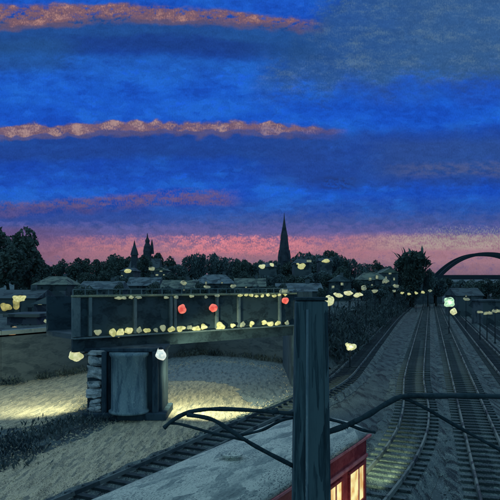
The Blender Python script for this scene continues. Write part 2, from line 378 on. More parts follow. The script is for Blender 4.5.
# ------------------------------------------------------------------ ground
def sheet(name, poly, z, mat, sub=0, jit=0, parent=None):
    bm = bmesh.new(); vs = [bm.verts.new((x, y, z)) for x, y in poly]; bm.faces.new(vs)
    bmesh.ops.triangulate(bm, faces=bm.faces[:])
    me = bpy.data.meshes.new(name); bm.to_mesh(me); bm.free()
    return link(me, name, mat, parent)
g = MB(); NX, NY = 40, 40
g.v = [(-3000+6000*i/NX, -200+4200*j/NY, 0) for j in range(NY+1) for i in range(NX+1)]
g.f = [[j*(NX+1)+i, j*(NX+1)+i+1, (j+1)*(NX+1)+i+1, (j+1)*(NX+1)+i] for j in range(NY) for i in range(NX)]
struct(g.build('ground', M['soil']))

def ragged(poly, step=.35, amp=.35, seed=0):      # wobbly outline for spilled gravel
    out = []
    for i in range(len(poly)):
        a = Vector(poly[i]); b = Vector(poly[(i+1) % len(poly)]); n = max(1, int((b-a).length/step))
        for k in range(n):
            p = a.lerp(b, k/n); q = mnoise.noise(Vector((p.x*1.1, p.y*1.1, seed)))*amp+random.uniform(-.12, .12)*amp*1.5
            d = (b-a).normalized(); out.append((p.x-d.y*q, p.y+d.x*q))
    return out
path_px = [(-30, 520), (-20, 482), (20, 462), (60, 447), (105, 428), (140, 414), (160, 402), (160, 372), (200, 360), (250, 364), (296, 372), (300, 392), (262, 408), (215, 424), (130, 468), (60, 500), (10, 530)]
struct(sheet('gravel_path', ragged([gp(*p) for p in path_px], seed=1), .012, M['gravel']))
yard_px = [(166, 381), (160, 362), (200, 350), (250, 356), (300, 365), (318, 374), (300, 402), (262, 407), (240, 398), (232, 386), (205, 381)]
struct(sheet('ballast_yard', ragged([gp(*p) for p in yard_px], amp=.7, seed=5), .02, M['yard']))
path2 = [(-30, 384), (20, 379), (60, 371), (100, 366), (104, 390), (80, 408), (45, 424), (5, 429), (-30, 431)]
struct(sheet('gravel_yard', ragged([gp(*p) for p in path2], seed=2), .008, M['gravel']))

# raised town ground behind the retaining wall
wall_pts = [(-60, 40), (-30, 45), (-20, 48), (-15.6, 55.5), (-10, 64.5), (-6, 70), (0, 66), (4.4, 60.5), (5.3, 59)]
WH = 4.0
bank = [(4.6, 57.2), (5.3, 59)] + [(.3*Y-12.2, Y) for Y in (66, 80, 100, 140, 200, 300, 420)]
up = [*wall_pts, *[b for b in bank[2:]], (110, 900), (-900, 900), (-900, 40)]
struct(sheet('town_ground', up, WH, M['upper']))
w = MB()
cp = MB()
for a, b in zip(wall_pts[:-1], wall_pts[1:]):
    mid_ = ((a[0]+b[0])/2, (a[1]+b[1])/2); L_ = math.hypot(b[0]-a[0], b[1]-a[1]); rz = math.atan2(b[1]-a[1], b[0]-a[0])
    w.box(mid_[0], mid_[1], WH/2-.1, L_+.15, .5, WH-.2+.1, rz)
    cp.box(mid_[0], mid_[1], WH+.17, L_+.25, .75, .34, rz)
t = thing('retaining_wall', (0, 0, 0), 'long dark masonry retaining wall with pale coping under the town houses', 'wall')
w.build('wall_face', M['wall'], t); cp.build('coping', M['coping'], t)
bk = MB()
for i, (x, y) in enumerate(bank):
    bk.v += [(x-.6, y, WH-.05), (x+1.2, y, WH*.45), (x+3.2, y-.2, -.05)]
for i in range(len(bank)-1):
    k = i*3
    bk.f += [[k, k+1, k+4, k+3], [k+1, k+2, k+5, k+4]]
struct(bk.build('embankment', M['soil']))

# ------------------------------------------------------------------ tracks
def spline(pts, step=.65):
    P = [Vector((x, y, 0)) for x, y in pts]; P = [P[0]*2-P[1]]+P+[P[-1]*2-P[-2]]; out = []
    for i in range(1, len(P)-2):
        p0, p1, p2, p3 = P[i-1:i+3]; n = max(4, int((p2-p1).length/.3))
        for k in range(n):
            q = k/n; out.append(.5*((2*p1)+(-p0+p2)*q+(2*p0-5*p1+4*p2-p3)*q*q+(-p0+3*p1-3*p2+p3)*q**3))
    out.append(P[-2]); res = [out[0]]; acc = 0
    for a, b in zip(out[:-1], out[1:]):
        acc += (b-a).length
        if acc >= step: res.append(b); acc = 0
    return res
TR = {}
def track(key, pts, label, zoff=0, sm='sleeper', rm='rail', bed=1.95):
    C = spline(pts); TR[key] = C; t = thing('railway_track', (C[0].x, C[0].y, 0), label, 'railway track', 'railway tracks in the cutting')
    O = Vector((C[0].x, C[0].y, 0))
    T = [(C[min(i+1, len(C)-1)]-C[max(i-1, 0)]).normalized() for i in range(len(C))]
    b = MB(); prof = [(-bed, .014), (-1.45, .20), (1.45, .20), (bed, .014)]
    for i, p in enumerate(C):
        n = Vector((T[i].y, -T[i].x, 0))
        jit = mnoise.noise(Vector((p.x, p.y, zoff*9)))*.3
        for k, (o_, z) in enumerate(prof): q = p-O+n*(o_+(jit if k in (0, 3) else 0)); b.v.append((q.x, q.y, z+zoff*.004))
    for i in range(len(C)-1):
        for k in range(3): a = i*4+k; b.f.append([a, a+1, a+5, a+4])
    b.build('ballast_bed', M['ballast'], t)
    for s in (-1, 1):
        r = MB()
        for i, p in enumerate(C):
            n = Vector((T[i].y, -T[i].x, 0)); q = p-O+n*s*.76
            for dx_, z in ((-.07, .30), (-.045, .455), (.045, .455), (.07, .30)): qq = q+n*dx_; r.v.append((qq.x, qq.y, z+zoff*.004))
        for i in range(len(C)-1):
            for k in range(3): a = i*4+k; r.f.append([a, a+1, a+5, a+4])
        r.build('rail', M[rm], t)
    me = None; rest = MB(); cnt = 0
    for i, p in enumerate(C):
        a = math.atan2(T[i].y, T[i].x)
        if p.y < 18: continue
        if cnt < 85:
            if me is None:
                s0 = MB().box(0, 0, .0, .27, 2.6, .2).build('sleeper', M[sm], t, bevel=.015); me = s0.data
            else: s0 = bpy.data.objects.new('sleeper', me); col.objects.link(s0); s0.parent = t
            s0.location = (p.x-O.x, p.y-O.y, .205+zoff*.004+random.uniform(-.012, .012)); s0.rotation_euler = (0, random.uniform(-.02, .02), a+random.uniform(-.03, .03)); cnt += 1
        elif p.y < 260:
            rest.box(p.x-O.x, p.y-O.y, .205+zoff*.004, .27, 2.6, .2, a)
    if rest.v: stuff(rest.build('far_sleepers', M[sm], t))
    return t
HD = R(30); TD = Vector((math.sin(HD), math.cos(HD), 0)); TN = Vector((-math.cos(HD), math.sin(HD), 0))
TP = Vector((3.6, 18, 0)); TW = 2.7
TC = TP + TN*TW/2
mx_ = lambda Y, o=0: (.3*Y+.744+o, Y)
far = [90, 150, 250, 420]
track('main', [mx_(Y, 1.85) for Y in (-10, 10, 22, 36, 60)+tuple(far)], 'straight railway track right of the red train with pale sleepers')
tt = [tuple((TC+TD*s)[:2]) for s in (-30, -20, -10, 0, 3.6)]
track('train', tt+[(6.55, 26.6), (8.6, 31.8), (10.4, 37.6), (12.0, 43.8)]+[mx_(Y, -2.1) for Y in [54]+far], 'railway track that the red train stands on, bending towards the tufted tree', 1)
track('left', [(-17, 2), (-10.5, 13.5), gp(105, 500), gp(235, 437), gp(300, 406), (7.1, 48.5), (10.6, 60), (16.4, 80), (37, 150), (68, 250), (119, 420)],
      'dark sleepered railway track curving past the gravel path left of the train', 2, 'sleeperd', 'raild')
track('right', [mx_(Y, 6.0) for Y in [-10, 20, 50]+far], 'railway track next to the straight track on its far side', 4, 'sleeperd')
track('outer', [mx_(Y, 10.2) for Y in [10, 60]+far], 'outermost railway track near the trees under the arch bridge', 5, 'sleeperd', 'raild')


# scattered stones: ragged ballast shoulders and gravel edges
st = MB()
def stone(x, y, z, s):
    i = len(st.v); a = random.random()*6.28
    for k in range(4):
        b = a+k*1.57; st.v.append((x+math.cos(b)*s*random.uniform(.6, 1.2), y+math.sin(b)*s*random.uniform(.6, 1.2), z))
    st.v.append((x+random.uniform(-.3, .3)*s, y+random.uniform(-.3, .3)*s, z+s*random.uniform(.5, 1.0)))
    for k in range(4): st.f.append([i+k, i+(k+1) % 4, i+4])
for key, C in TR.items():
    for i, p in enumerate(C):
        if not 17 < p.y < 90: continue
        for _ in range(26 if p.y < 45 else 8):
            o_ = random.uniform(-2.5, 2.5)
            z = .19 if abs(o_) < 1.45 else .19-.18*(abs(o_)-1.45)/.5
            st_n = Vector((C[min(i+1, len(C)-1)]-C[max(i-1, 0)])).normalized()
            x = p.x+st_n.y*o_+st_n.x*random.uniform(-.3, .3); y = p.y-st_n.x*o_+st_n.y*random.uniform(-.3, .3)
            stone(x, y, max(z, 0)-.01, random.uniform(.025, .075))
stuff(st.build('loose_ballast', M['ballast']), 'loose grey stones strewn over the track beds', 'ballast')
st = MB()
for P in (path_px, path2):
    W_ = [Vector(gp(*p)) for p in P]
    for i in range(len(W_)):
        a, b = W_[i], W_[(i+1) % len(W_)]; L_ = (b-a).length
        for _ in range(int(L_*26)):
            q = a.lerp(b, random.random()); s_ = random.gauss(0, .55); d = (b-a).normalized(); q = q+Vector((-d.y, d.x))*s_
            stone(q.x, q.y, .0, random.uniform(.03, .11))
for _ in range(5000):
    px_ = random.uniform(0, 290); py_ = random.uniform(372, 500); q = gp(px_, py_); stone(q[0], q[1], 0, random.uniform(.02, .07))
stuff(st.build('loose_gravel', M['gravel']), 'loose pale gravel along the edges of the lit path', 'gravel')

# ------------------------------------------------------------------ lamps
def point(name, loc, watts, color, r=.2, parent=None, spot=None, rot=None):
    ld = bpy.data.lights.new(name, 'SPOT' if spot else 'POINT'); ld.energy = watts; ld.color = color; ld.shadow_soft_size = r
    o = bpy.data.objects.new(name, ld); col.objects.link(o); o.location = loc
    if spot: ld.spot_size = spot; ld.spot_blend = .9; o.rotation_euler = rot
    if parent: o.parent = parent
    return o

# ------------------------------------------------------------------ plate girder bridge
A = Vector((-10.2, 35, 0)); B = Vector((3.75, 47.0, 0)); BD = (B-A).normalized(); BN = Vector((-BD.y, BD.x, 0)); BL = (B-A).length
br = thing('girder_bridge', (A.x, A.y, 0), 'dark plate girder bridge with a row of small yellow lamps above the round pier', 'bridge', rz=math.atan2(BD.y, BD.x))
MB().box(BL/2, .3, 6.1, BL, .12, 2.35).build('girder', M['girder'], br)
MB().box(BL/2, 4.2, 6.1, BL, .12, 2.35).build('girder', M['girder'], br)
MB().box(BL/2, .26, 7.34, BL+.1, .42, .13).build('top_flange', M['flange'], br, bevel=.02)
MB().box(BL/2, .22, 4.86, BL+.1, .55, .10).build('bottom_flange', M['stiff'], br, bevel=.02)
MB().box(BL/2, .42, 4.43, BL, .2, .74).build('fascia', M['girder'], br)
MB().box(BL/2, 2.3, 4.95, BL, 3.9, .3).build('deck', M['wall'], br)
for px_ in (77, 91, 136, 172, 176, 218, 240, 281):
    # position along the girder where the photo shows an upright
    k = (px_-250)/FP; s = (k*A.y-A.x)/(BD.x-k*BD.y)
    MB().box(s, .14, 6.1, .20 if px_ != 77 else .5, .2, 2.3).build('stiffener', M['stiff'], br, bevel=.015)
rl = MB()
for k in range(25): rl.bar((k*BL/24, .3, 7.4), (k*BL/24, .3, 7.72), .05)
rl.bar((0, .3, 7.74), (BL, .3, 7.74), .06)
rl.build('handrail', M['stiff'], br)
def along(px_): k = (px_-250)/FP; return (k*A.y-A.x)/(BD.x-k*BD.y)
low = [(98, 1, 'd'), (113, 1.1, ''), (121, 1.2, ''), (129, 1.1, ''), (139, .9, 'd'), (147, .9, ''), (156, .8, 'd'), (163, 1, 'd'), (172, .9, ''), (181, 1.4, ''), (190, 1.1, 'd'), (197, 1.2, ''),
       (204, 1.2, ''), (221, 1.6, ''), (233, .8, ''), (243, 1.1, 'd'), (252, .9, ''), (264, 1.1, ''), (271, 1.2, ''), (278, 1.2, ''), (287, 1, 'd')]
for i, (p, s_, d) in enumerate(low):
    a_ = along(p); rr = .19*s_
    o = MB().blob((a_, .02, 5.10+random.uniform(-.06, .1)), (rr*random.uniform(.9, 1.3), .12, rr*random.uniform(.75, 1.1)), i+1, 2, .5).build('lamp_glass', M['creamd'] if d else M['creams'], br, True)
for i, p in enumerate([118, 124, 131, 138, 166, 176, 192, 206, 217, 240, 246, 251, 256, 262, 268, 274, 279, 285]):
    MB().blob((along(p), -.02, 7.22+random.uniform(-.05, .05)), (.16*random.uniform(.7, 1.5), .08, .09), i+40, 2, .5).build('lamp_glass', M['creamd'] if p < 240 else M['creams'], br, True)
point('bridge_glow', (along(262), -1.2, 5.4), 14, (1, .9, .6), .4, br)
point('bridge_glow', (along(130), -1.2, 5.3), 10, (1, .9, .6), .4, br)

# pier under the bridge
pr = thing('bridge_pier', (-7.5, 35.6, 0), 'massive dark bridge pier with a pale round column and rough stones', 'pier')
MB().box(0, 1.6, 2.1, 4.5, 2.6, 4.1).build('shaft', M['pier'], pr, bevel=.06)
MB().box(0, 1.5, 4.13, 4.75, 2.9, .22).build('cap', M['pier'], pr, bevel=.04)
MB().box(.1, 1.35, .22, 4.9, 3.3, .44).build('plinth', M['pier'], pr, bevel=.05)
MB().lathe([(1.22, .44), (1.22, .56), (1.08, .66), (1.06, 3.7), (1.18, 3.85), (1.18, 4.0)], (.30, .25, 0), 40).build('round_column', M['pierl'], pr, True)
MB().box(1.88, .12, 2.1, .35, .5, 3.9).build('pilaster', M['pier'], pr, bevel=.04)
MB().box(-1.15, .14, 2.1, .3, .45, 3.9).build('pilaster', M['pier'], pr, bevel=.04)
def rough_block(c, r, seed):
    rnd = random.Random(seed); bm = bmesh.new(); bmesh.ops.create_cube(bm, size=2); bmesh.ops.subdivide_edges(bm, edges=bm.edges[:], cuts=3, use_grid_fill=True)
    m = MB()
    for v in bm.verts:
        p = v.co.normalized()*1.25*.5+v.co*.5; k = 1+.42*mnoise.noise(v.co*1.1+Vector((seed*2.3, seed, 0)))
        m.v.append((c[0]+p.x*r[0]*k, c[1]+p.y*r[1]*k, c[2]+(p.z+.25*p.x*math.sin(seed))*r[2]*k))
    m.f = [[v.index for v in f.verts] for f in bm.faces]; bm.free(); return m
for i, (zz, ww, hh, dx_) in enumerate([(3.98, .60, .17, .08), (3.50, .50, .26, .05), (2.78, .56, .36, .06), (2.08, .44, .20, -.06), (1.55, .54, .30, -.04), (1.02, .40, .20, .05), (.66, .44, .2, .0)]):
    rough_block((-1.72+dx_, .22, zz), (ww*.85, .26, hh*.9), i+3).build('stone', M['stone'], pr)

def bracket_lamp(name, label, base, globe, rad, mat, watts, aim, group=None):
    t = thing(name, base, label, 'lamp', group); b = Vector(base); gpos = Vector(globe)-b
    MB().tube([(0, 0, .0), (gpos.x*.5, gpos.y*.5, gpos.z+.12), (gpos.x, gpos.y, gpos.z+rad[2]*.9)], .045, 8).build('bracket', M['dark'], t)
    MB().lathe([(.05, 0), (rad[0]*.62, .04), (rad[0]*.35, .14), (.04, .18)], (gpos.x, gpos.y, gpos.z+rad[2]*.8), 16).build('lamp_cap', M['dark'], t)
    MB().blob(tuple(gpos), rad, base[0], 3, .3).build('lamp_glass', mat, t, True)
    L_ = Vector((gpos.x+(.75 if aim[0] > -5 else -.6), gpos.y-.35, gpos.z-.1)); D_ = Vector(aim)-(b+L_)
    o = point('lamp_light', tuple(L_), watts, (1, .97, .62), .2, t, R(104), (0, 0, 0)); o.rotation_euler = D_.to_track_quat('-Z', 'Y').to_euler()
    return t
bracket_lamp('wall_lamp', 'wide cream lamp on the left flank of the bridge pier', (-9.72, 36.2, 4.0), (-10.45, 35.9, 3.72), (.42, .3, .3), M['cream'], 3400, (-17.5, 43, 0))
bracket_lamp('wall_lamp', 'round white lamp on the right corner of the bridge pier', (-5.25, 35.6, 4.1), (-5.22, 35.05, 3.95), (.29, .27, .33), M['white'], 5200, (-1.0, 41.6, 0))

# abutment behind the mast
ab = thing('bridge_abutment', (4.1, 47, 0), 'dark bridge abutment hidden behind the tall steel mast', 'abutment')
MB().box(0, 6.3, 2.3, 1.7, 12.4, 4.6).build('abutment_wall', M['pier'], ab, bevel=.05)
MB().box(.05, .75, 5.9, 1.5, 1.5, 3.2).build('pylon', M['pier'], ab, bevel=.05)

# red signal lamps on the bridge
def red_lamp(px_, py_, label, s=1.0, mat='redg'):
    a_ = along(px_); p = A+BD*a_-BN*.12; d = p.y; z = CH+(HY-py_)/FP*d
    t = thing('signal_lamp', (p.x, p.y, z-.3), label, 'signal lamp', 'red signal lamps on the bridge')
    MB().bar((0, .2, -.35), (0, .2, .55), .07).build('bracket', M['dark'], t)
    MB().lathe([(.30*s, 0), (.30*s, .1), (.24*s, .16)], (0, 0, 0), 20).build('hood', M['dark'], t)
    bpy.context.view_layer.update()
    h = t.children[-1]; h.rotation_euler = (R(90), 0, 0); h.location = (0, .16, .3)
    MB().blob((0, -.02, .3), (.27*s, .12, .29*s), px_, 3, .25).build('lens', M[mat], t, True)
red_lamp(181, 309, 'leftmost of the three round red signal lamps on the girder bridge')
red_lamp(212, 308, 'middle one of the three round red signal lamps on the girder bridge', .95)
red_lamp(284, 300.5, 'small red signal lamp by the right end of the girder bridge', .9)

# ------------------------------------------------------------------ post lamps
def post_lamp(name, label, px_, py_, Y, rad, mat, zb=0.0, watts=0, lamp2=None, cat='lamp', group=None):
    p = at(px_, py_, Y); t = thing(name, (p.x, p.y, zb), label, cat, group); h = p.z-zb
    MB().tube([(0, 0, 0), (0, 0, h*.5), (0, 0, h-rad[2]*.7)], [.09, .07, .05], 8).build('post', M['dark'], t)
    MB().lathe([(.16, 0), (.14, .2), (.08, .3)], (0, 0, 0), 12).build('base', M['dark'], t)
    MB().blob((0, -.05, h), rad, px_*.37+py_, 2, .45).build('lamp_glass', mat, t, True)
    MB().lathe([(rad[0]*.7, 0), (rad[0]*.4, .08), (.03, .13)], (0, 0, h+rad[2]*.8), 12).build('lamp_cap', M['dark'], t)
    if lamp2: MB().blob((lamp2[0], -.1, h+lamp2[1]), lamp2[2], 5, 2, .4).build('lower_lamp', lamp2[3], t, True)
    if watts: point('lamp_light', (0, -.4, h-.1), watts, (1, .95, .7), .2, t)
post_lamp('dwarf_signal', 'low cream lamp on a short post beside the curving track', 350, 346, 56, (.42, .25, .34), M['cream'], 0, 10, cat='signal lamp')
post_lamp('signal_post', 'green railway signal with a small cream lamp beneath it', 449, 302, 95, (.85, .3, .7), M['green'], 0, 25, (.65, -1.5, (.5, .25, .5), M['cream']), 'railway signal')
post_lamp('street_lamp', 'cream lamp just right of the top of the steel mast', 329.5, 301, 62, (.38, .25, .5), M['cream'], 4, 0)
post_lamp('street_lamp', 'white lamp directly above the small red signal lamp', 285, 292, 60, (.4, .25, .32), M['creamd'], 4, 0)

# ------------------------------------------------------------------ red train
ROOFZ = 3.68; LEN = 17.0
tr = thing('train_carriage', tuple(TP+TN*TW/2), 'red railway carriage with a grey arched roof and lit yellow windows', 'train', rz=-HD)
# local: +y along travel, x across (right side = +x), end face at y = 0, body towards -y
hw = TW/2
b = MB(); prof = [(-hw, .95), (-hw, 2.2), (-hw, ROOFZ-.12), (hw, ROOFZ-.12), (hw, 2.2), (hw, .95)]
for y in (-LEN, -.35): b.v += [(x, y, z) for x, z in prof]
for x, z in prof: b.v.append((x*.93, -.06, z))
for r_ in range(2):
    for k in range(6): b.f.append([r_*6+k, r_*6+(k+1) % 6, r_*6+6+(k+1) % 6, r_*6+6+k])
b.f += [list(range(6))[::-1], list(range(12, 18))]
b.build('body', M['red'], tr, bevel=.03)
rf = MB(); n = 18
ys = [-LEN-.05, -1.3, -.8, -.4, -.12, .03, .1]; sc_ = [1, 1, .99, .97, .93, .87, .8]; dz_ = [0, 0, -.015, -.045, -.10, -.17, -.24]
for j, y in enumerate(ys):
    for k in range(n+1):
        a = math.pi*k/n; xx = -math.cos(a)*(hw+.07)*sc_[j]; rf.v.append((xx, y, ROOFZ-.10+math.sin(a)**.8*.46*sc_[j]+(dz_[j] if 0 < k < n else 0)))
for j in range(len(ys)-1):
    for k in range(n): q = j*(n+1)+k; rf.f.append([q, q+1, q+n+2, q+n+1])
rf.f.append([(len(ys)-1)*(n+1)+k for k in range(n+1)]); rf.f.append([k for k in range(n+1)][::-1])
for j in range(len(ys)-1): rf.f.append([j*(n+1), (j+1)*(n+1), (j+1)*(n+1)+n, j*(n+1)+n])
rf.build('roof', M['roof'], tr, True)
for s in (-1, 1):
    MB().box(s*(hw+.045), -LEN/2-.1, ROOFZ-.15, .09, LEN, .07).build('gutter', M['redl'], tr, bevel=.01)
    MB().box(s*(hw+.03), -LEN/2-.15, ROOFZ-.68, .07, LEN-.4, .10).build('moulding', M['redl'], tr, bevel=.02)
    MB().box(s*(hw+.03), -LEN/2-.15, 1.55, .06, LEN-.4, .07).build('moulding', M['redl'], tr, bevel=.02)
    y0 = -.62
    for k in range(9):
        yc = y0-.62-k*1.72
        if k in (4,):
            d_ = MB().box(s*(hw+.02), yc, 2.05, .05, 1.0, 2.1).build('door', M['red'], tr, bevel=.02)
            MB().box(s*(hw+.06), yc, 2.5, .04, .55, .7).build('pane', M['train_win'], d_, bevel=.03)
            continue
        w_ = MB()
        zc, H_ = 2.33, .98
        w_.box(s*(hw+.03), yc, zc+H_/2+.03, .07, 1.24, .07); w_.box(s*(hw+.03), yc, zc-H_/2-.03, .07, 1.24, .07)
        for q in (-.6, .6): w_.box(s*(hw+.03), yc+q, zc, .07, .07, H_)
        wo_ = w_.build('window', M['red'], tr)
        MB().box(s*(hw+.012), yc, zc, .03, 1.12, H_).build('pane', M['train_win'], wo_)
        MB().box(s*(hw+.036), yc+.16, zc, .03, .05, H_-.02).build('glazing_bar', M['redl'], wo_)
for k in range(4):
    MB().lathe([(.18, 0), (.18, .08), (.26, .1), (.26, .14), (.05, .2)], (0, -1.8-k*3.9, ROOFZ+.33), 14).build('roof_vent', M['roof'], tr)
MB().box(0, -LEN/2, .78, TW-.4, LEN-1.0, .35).build('underframe', M['dark'], tr)
for yb in (-2.6, -LEN+2.6):
    bo = MB().box(0, yb, .62, 2.0, 2.6, .25).build('bogie', M['dark'], tr)
    for q in (-.95, .95):
        for s in (-1, 1):
            wh = MB().lathe([(.42, 0), (.46, .03), (.42, .12)], (0, 0, 0), 22).build('wheel', M['dark'], bo); wh.rotation_euler = (0, R(90), 0); wh.location = (s*.76-.06, yb+q, .46+.40-.4+.03)
for s in (-1, 1):
    MB().blob((s*.85, -.0, 2.0), (.16, .08, .16), s+3, 2, .05).build('headlight', M['cream'], tr, True)
point('headlight_beam', (.85, .25, 2.0), 5000, (.98, 1, .55), .12, tr, R(17), (R(77), 0, R(12)))
point('saloon_glow', (hw+.9, -2.2, 2.0), 14, (1, .85, .5), .3, tr)

# ------------------------------------------------------------------ catenary mast
MY = 10.0
ma = thing('catenary_mast', (at(310.5, 400, MY).x, MY, 0), 'tall dark blue steel mast standing in front of the red train', 'mast')
m0 = MB()
def sq(z, w_, d_): return [(-w_, -d_, z), (w_, -d_, z), (w_, d_, z), (-w_, d_, z)]
lv = [(0, .36, .25), (3.6, .31, .22), (5.8, .285, .2), (7.74, .255, .19)]
for z, w_, d_ in lv: m0.v += sq(z, w_, d_)
for i in range(len(lv)-1):
    for k in range(4): m0.f.append([i*4+k, i*4+(k+1) % 4, i*4+4+(k+1) % 4, i*4+4+k])
m0.f += [[3, 2, 1, 0], [12+k for k in range(4)]]
m0.build('column', M['mast'], ma, bevel=.03)
for s in (-1, 1):
    MB().bar((s*.335, -.235, 0.3), (s*.225, -.19, 7.72), .055, .07).build('edge_flange', M['mast'], ma, bevel=.01)
MB().bar((-.10, -.25, .2), (-.07, -.2, 7.6), .035, .03).build('highlight_strip', M['pierl'], ma)  # added pale strip stands in for a highlight down the mast face
MB().box(0, 0, 7.77, .53, .42, .05).build('mast_cap', M['mastd'], ma, bevel=.01)
MB().box(0, 0, .2, 1.1, .9, .4).build('foundation', M['coping'], ma, bevel=.03)
bo = at(310.5, 400, MY)
def ap(px_, py_, dy_=0): q = at(px_, py_, MY); return (q.x-bo.x, dy_, q.z)
def arm(name, pts, r, dy_=0, mat='mastd'):
    P = [Vector(ap(x, y, dy_)) for x, y in pts]; Q = [P[0]*2-P[1]]+P+[P[-1]*2-P[-2]]; out = []
    for i in range(1, len(Q)-2):
        for k in range(6):
            q = k/6; p0, p1, p2, p3 = Q[i-1:i+3]; out.append(.5*((2*p1)+(-p0+p2)*q+(2*p0-5*p1+4*p2-p3)*q*q+(-p0+3*p1-3*p2+p3)*q**3))
    out.append(P[-1]); rr = [r*(1+.35*mnoise.noise(Vector((i*.35, r*50, 0)))) for i in range(len(out))]
    return MB().tube([tuple(p) for p in out], rr, 10).build(name, M[mat], ma, True)
arm('bracket_arm', [(296, 414), (262, 411), (225, 409), (200, 410), (184, 414), (172, 421), (164, 428)], .036)
arm('brace', [(187, 414), (212, 419), (232, 431), (256, 446), (296, 467)], .036, -.03)
arm('steady_arm', [(168, 423), (182, 425), (200, 430), (222, 436), (248, 441)], .024, .03)
arm('stay', [(240, 436), (262, 431), (280, 422), (296, 418)], .024, .06)
arm('bracket_arm', [(322, 434), (345, 426), (366, 416), (386, 404), (403, 396.5), (430, 396), (470, 396), (520, 397), (560, 398)], .044)
arm('brace', [(400, 396), (425, 408), (458, 427), (500, 450), (545, 474)], .032, .03)
arm('stay', [(322, 418), (345, 424), (364, 431), (376, 433)], .028, .05)
arm('hanger', [(404, 397), (398, 428)], .008, .03, 'insul'); 
for x, y, ang in ((275, 411.5, 90), (344, 426.5, 90)):
    o = MB().lathe([(.04, 0), (.058, .02), (.04, .04), (.058, .06), (.04, .08), (.058, .1), (.04, .12)], (0, 0, -.06), 14).build('insulator', M['mastd'], ma, True)
    o.location = ap(x, y); o.rotation_euler = (0, R(70), 0)
for z in (4.25,):
    MB().box(0, 0, z, .64-.02*(z-4), .47, .07).build('strap', M['mastd'], ma, bevel=.01)

# ------------------------------------------------------------------ trees
def crown_mesh(name, lobes, n, leaf, seed, up=.0):
    rnd = random.Random(seed); v = []; f = []
    tot = sum(l[3]**2 for l in lobes)
    for (cx, cy, cz, r, sq_) in lobes:
        for _ in range(int(n*r*r/tot)):
            while True:
                p = Vector((rnd.uniform(-1, 1), rnd.uniform(-1, 1), rnd.uniform(-1, 1)))
                if .25 < p.length < 1: break
            p = p*(p.length**-.35)
            if mnoise.noise(p*2.2+Vector((seed, cx, cz))) < -.22: continue
            c_ = Vector((cx+p.x*r, cy+p.y*r, cz+p.z*r*sq_))
            a = Vector((rnd.gauss(0, 1), rnd.gauss(0, 1), rnd.gauss(0, 1)+up*3)).normalized()
            b_ = a.cross(Vector((rnd.gauss(0, 1), rnd.gauss(0, 1), rnd.gauss(0, 1)))).normalized()
            s = leaf*rnd.uniform(.5, 1.3); i = len(v)
            v += [tuple(c_-a*s*.5), tuple(c_+b_*s*.3), tuple(c_+a*s*.6), tuple(c_-b_*s*.3)]; f.append([i, i+1, i+2, i+3])
    me = bpy.data.meshes.new(name); me.from_pydata(v, [], f); me.update(); return me
def trunk_mb(h, r, limbs, seed):
    rnd = random.Random(seed); m = MB()
    m.tube([(0, 0, -.2), (.05*h*.2, 0, h*.3), (-.02*h, .02*h, h*.6), (0, 0, h*.85)], [r*1.3, r, r*.65, r*.2], 8)
    for k in range(limbs):
        a = rnd.uniform(0, 6.28); z0 = h*rnd.uniform(.3, .6); L_ = h*rnd.uniform(.2, .36)
        m.tube([(0, 0, z0), (math.cos(a)*L_*.5, math.sin(a)*L_*.5, z0+L_*.45), (math.cos(a)*L_, math.sin(a)*L_, z0+L_*.85)], [r*.5, r*.3, r*.08], 6)
    return m
protos = []
for k in range(5):
    rnd = random.Random(50+k); lobes = [(0, 0, 6.2, 2.6, 1.0)]
    for q in range(7):
        a = rnd.uniform(0, 6.28); d = rnd.uniform(.8, 2.2); lobes.append((math.cos(a)*d, math.sin(a)*d, rnd.uniform(3.6, 8.6), rnd.uniform(.9, 1.8), rnd.uniform(.7, 1.2)))
    cm = crown_mesh('crown', lobes, 3200, .62, k); cm.materials.append(M['leaf'] if k % 2 == 0 else M['leafb'])
    tm = MB(); tm = trunk_mb(7.5, .28, 5, k); me = bpy.data.meshes.new('trunk'); me.from_pydata(tm.v, [], tm.f); me.materials.append(M['bark'])
    protos.append((cm, me))
def tree(px_, top, Y, label, wpx, zb=0, group=None, k=None, name='tree'):
    p = at(px_, top, Y); h = p.z-zb; t = thing(name, (p.x, Y, zb), label, 'tree', group, rz=random.uniform(0, 6.28))
    cm, tm = protos[random.randrange(5) if k is None else k]
    a = bpy.data.objects.new('trunk', tm); col.objects.link(a); a.parent = t
    b_ = bpy.data.objects.new('crown', cm); col.objects.link(b_); b_.parent = t
    sw = wpx/FP*Y/6.4; t.scale = (sw, sw, h/9.6)
# large trees at the left edge
tree(-6, 223, 120, 'huge dark tree cut by the left edge of the view, tallest of all', 46, 4, 'tall trees at the left edge', 0)
tree(16, 229, 126, 'tall dark tree right beside the huge tree at the left edge', 44, 4, 'tall trees at the left edge', 2)
tree(30, 243, 132, 'third dark tree stepping down beside the two tall trees at the left edge', 32, 4, 'tall trees at the left edge', 4)
tree(8, 246, 112, 'lower rounded dark tree at the foot of the huge left edge tree', 40, 4, 'tall trees at the left edge', 2)
hz = [(42, 261), (52, 264), (64, 259), (74, 258), (84, 257), (96, 258), (108, 257), (115, 250), (124, 255), (136, 254), (146, 255), (158, 253), (168, 256), (177, 262), (190, 252), (198, 250), (212, 250), (220, 252), (231, 255), (243, 256), (253, 262), (270, 262),
      (296, 254), (306, 250), (318, 250), (330, 250), (341, 252), (352, 256), (364, 260), (376, 261), (388, 264), (398, 268)]
for i, (p, tp) in enumerate(hz):
    tree(p, tp+random.uniform(-1, 1), random.uniform(235, 300), f'{ORD[i]} leafy tree from the left in the dark skyline row', random.uniform(15, 24), 4, 'trees along the skyline')
hz2 = [(436, 275), (448, 277), (460, 278), (472, 277), (486, 276), (499, 277), (510, 274)]
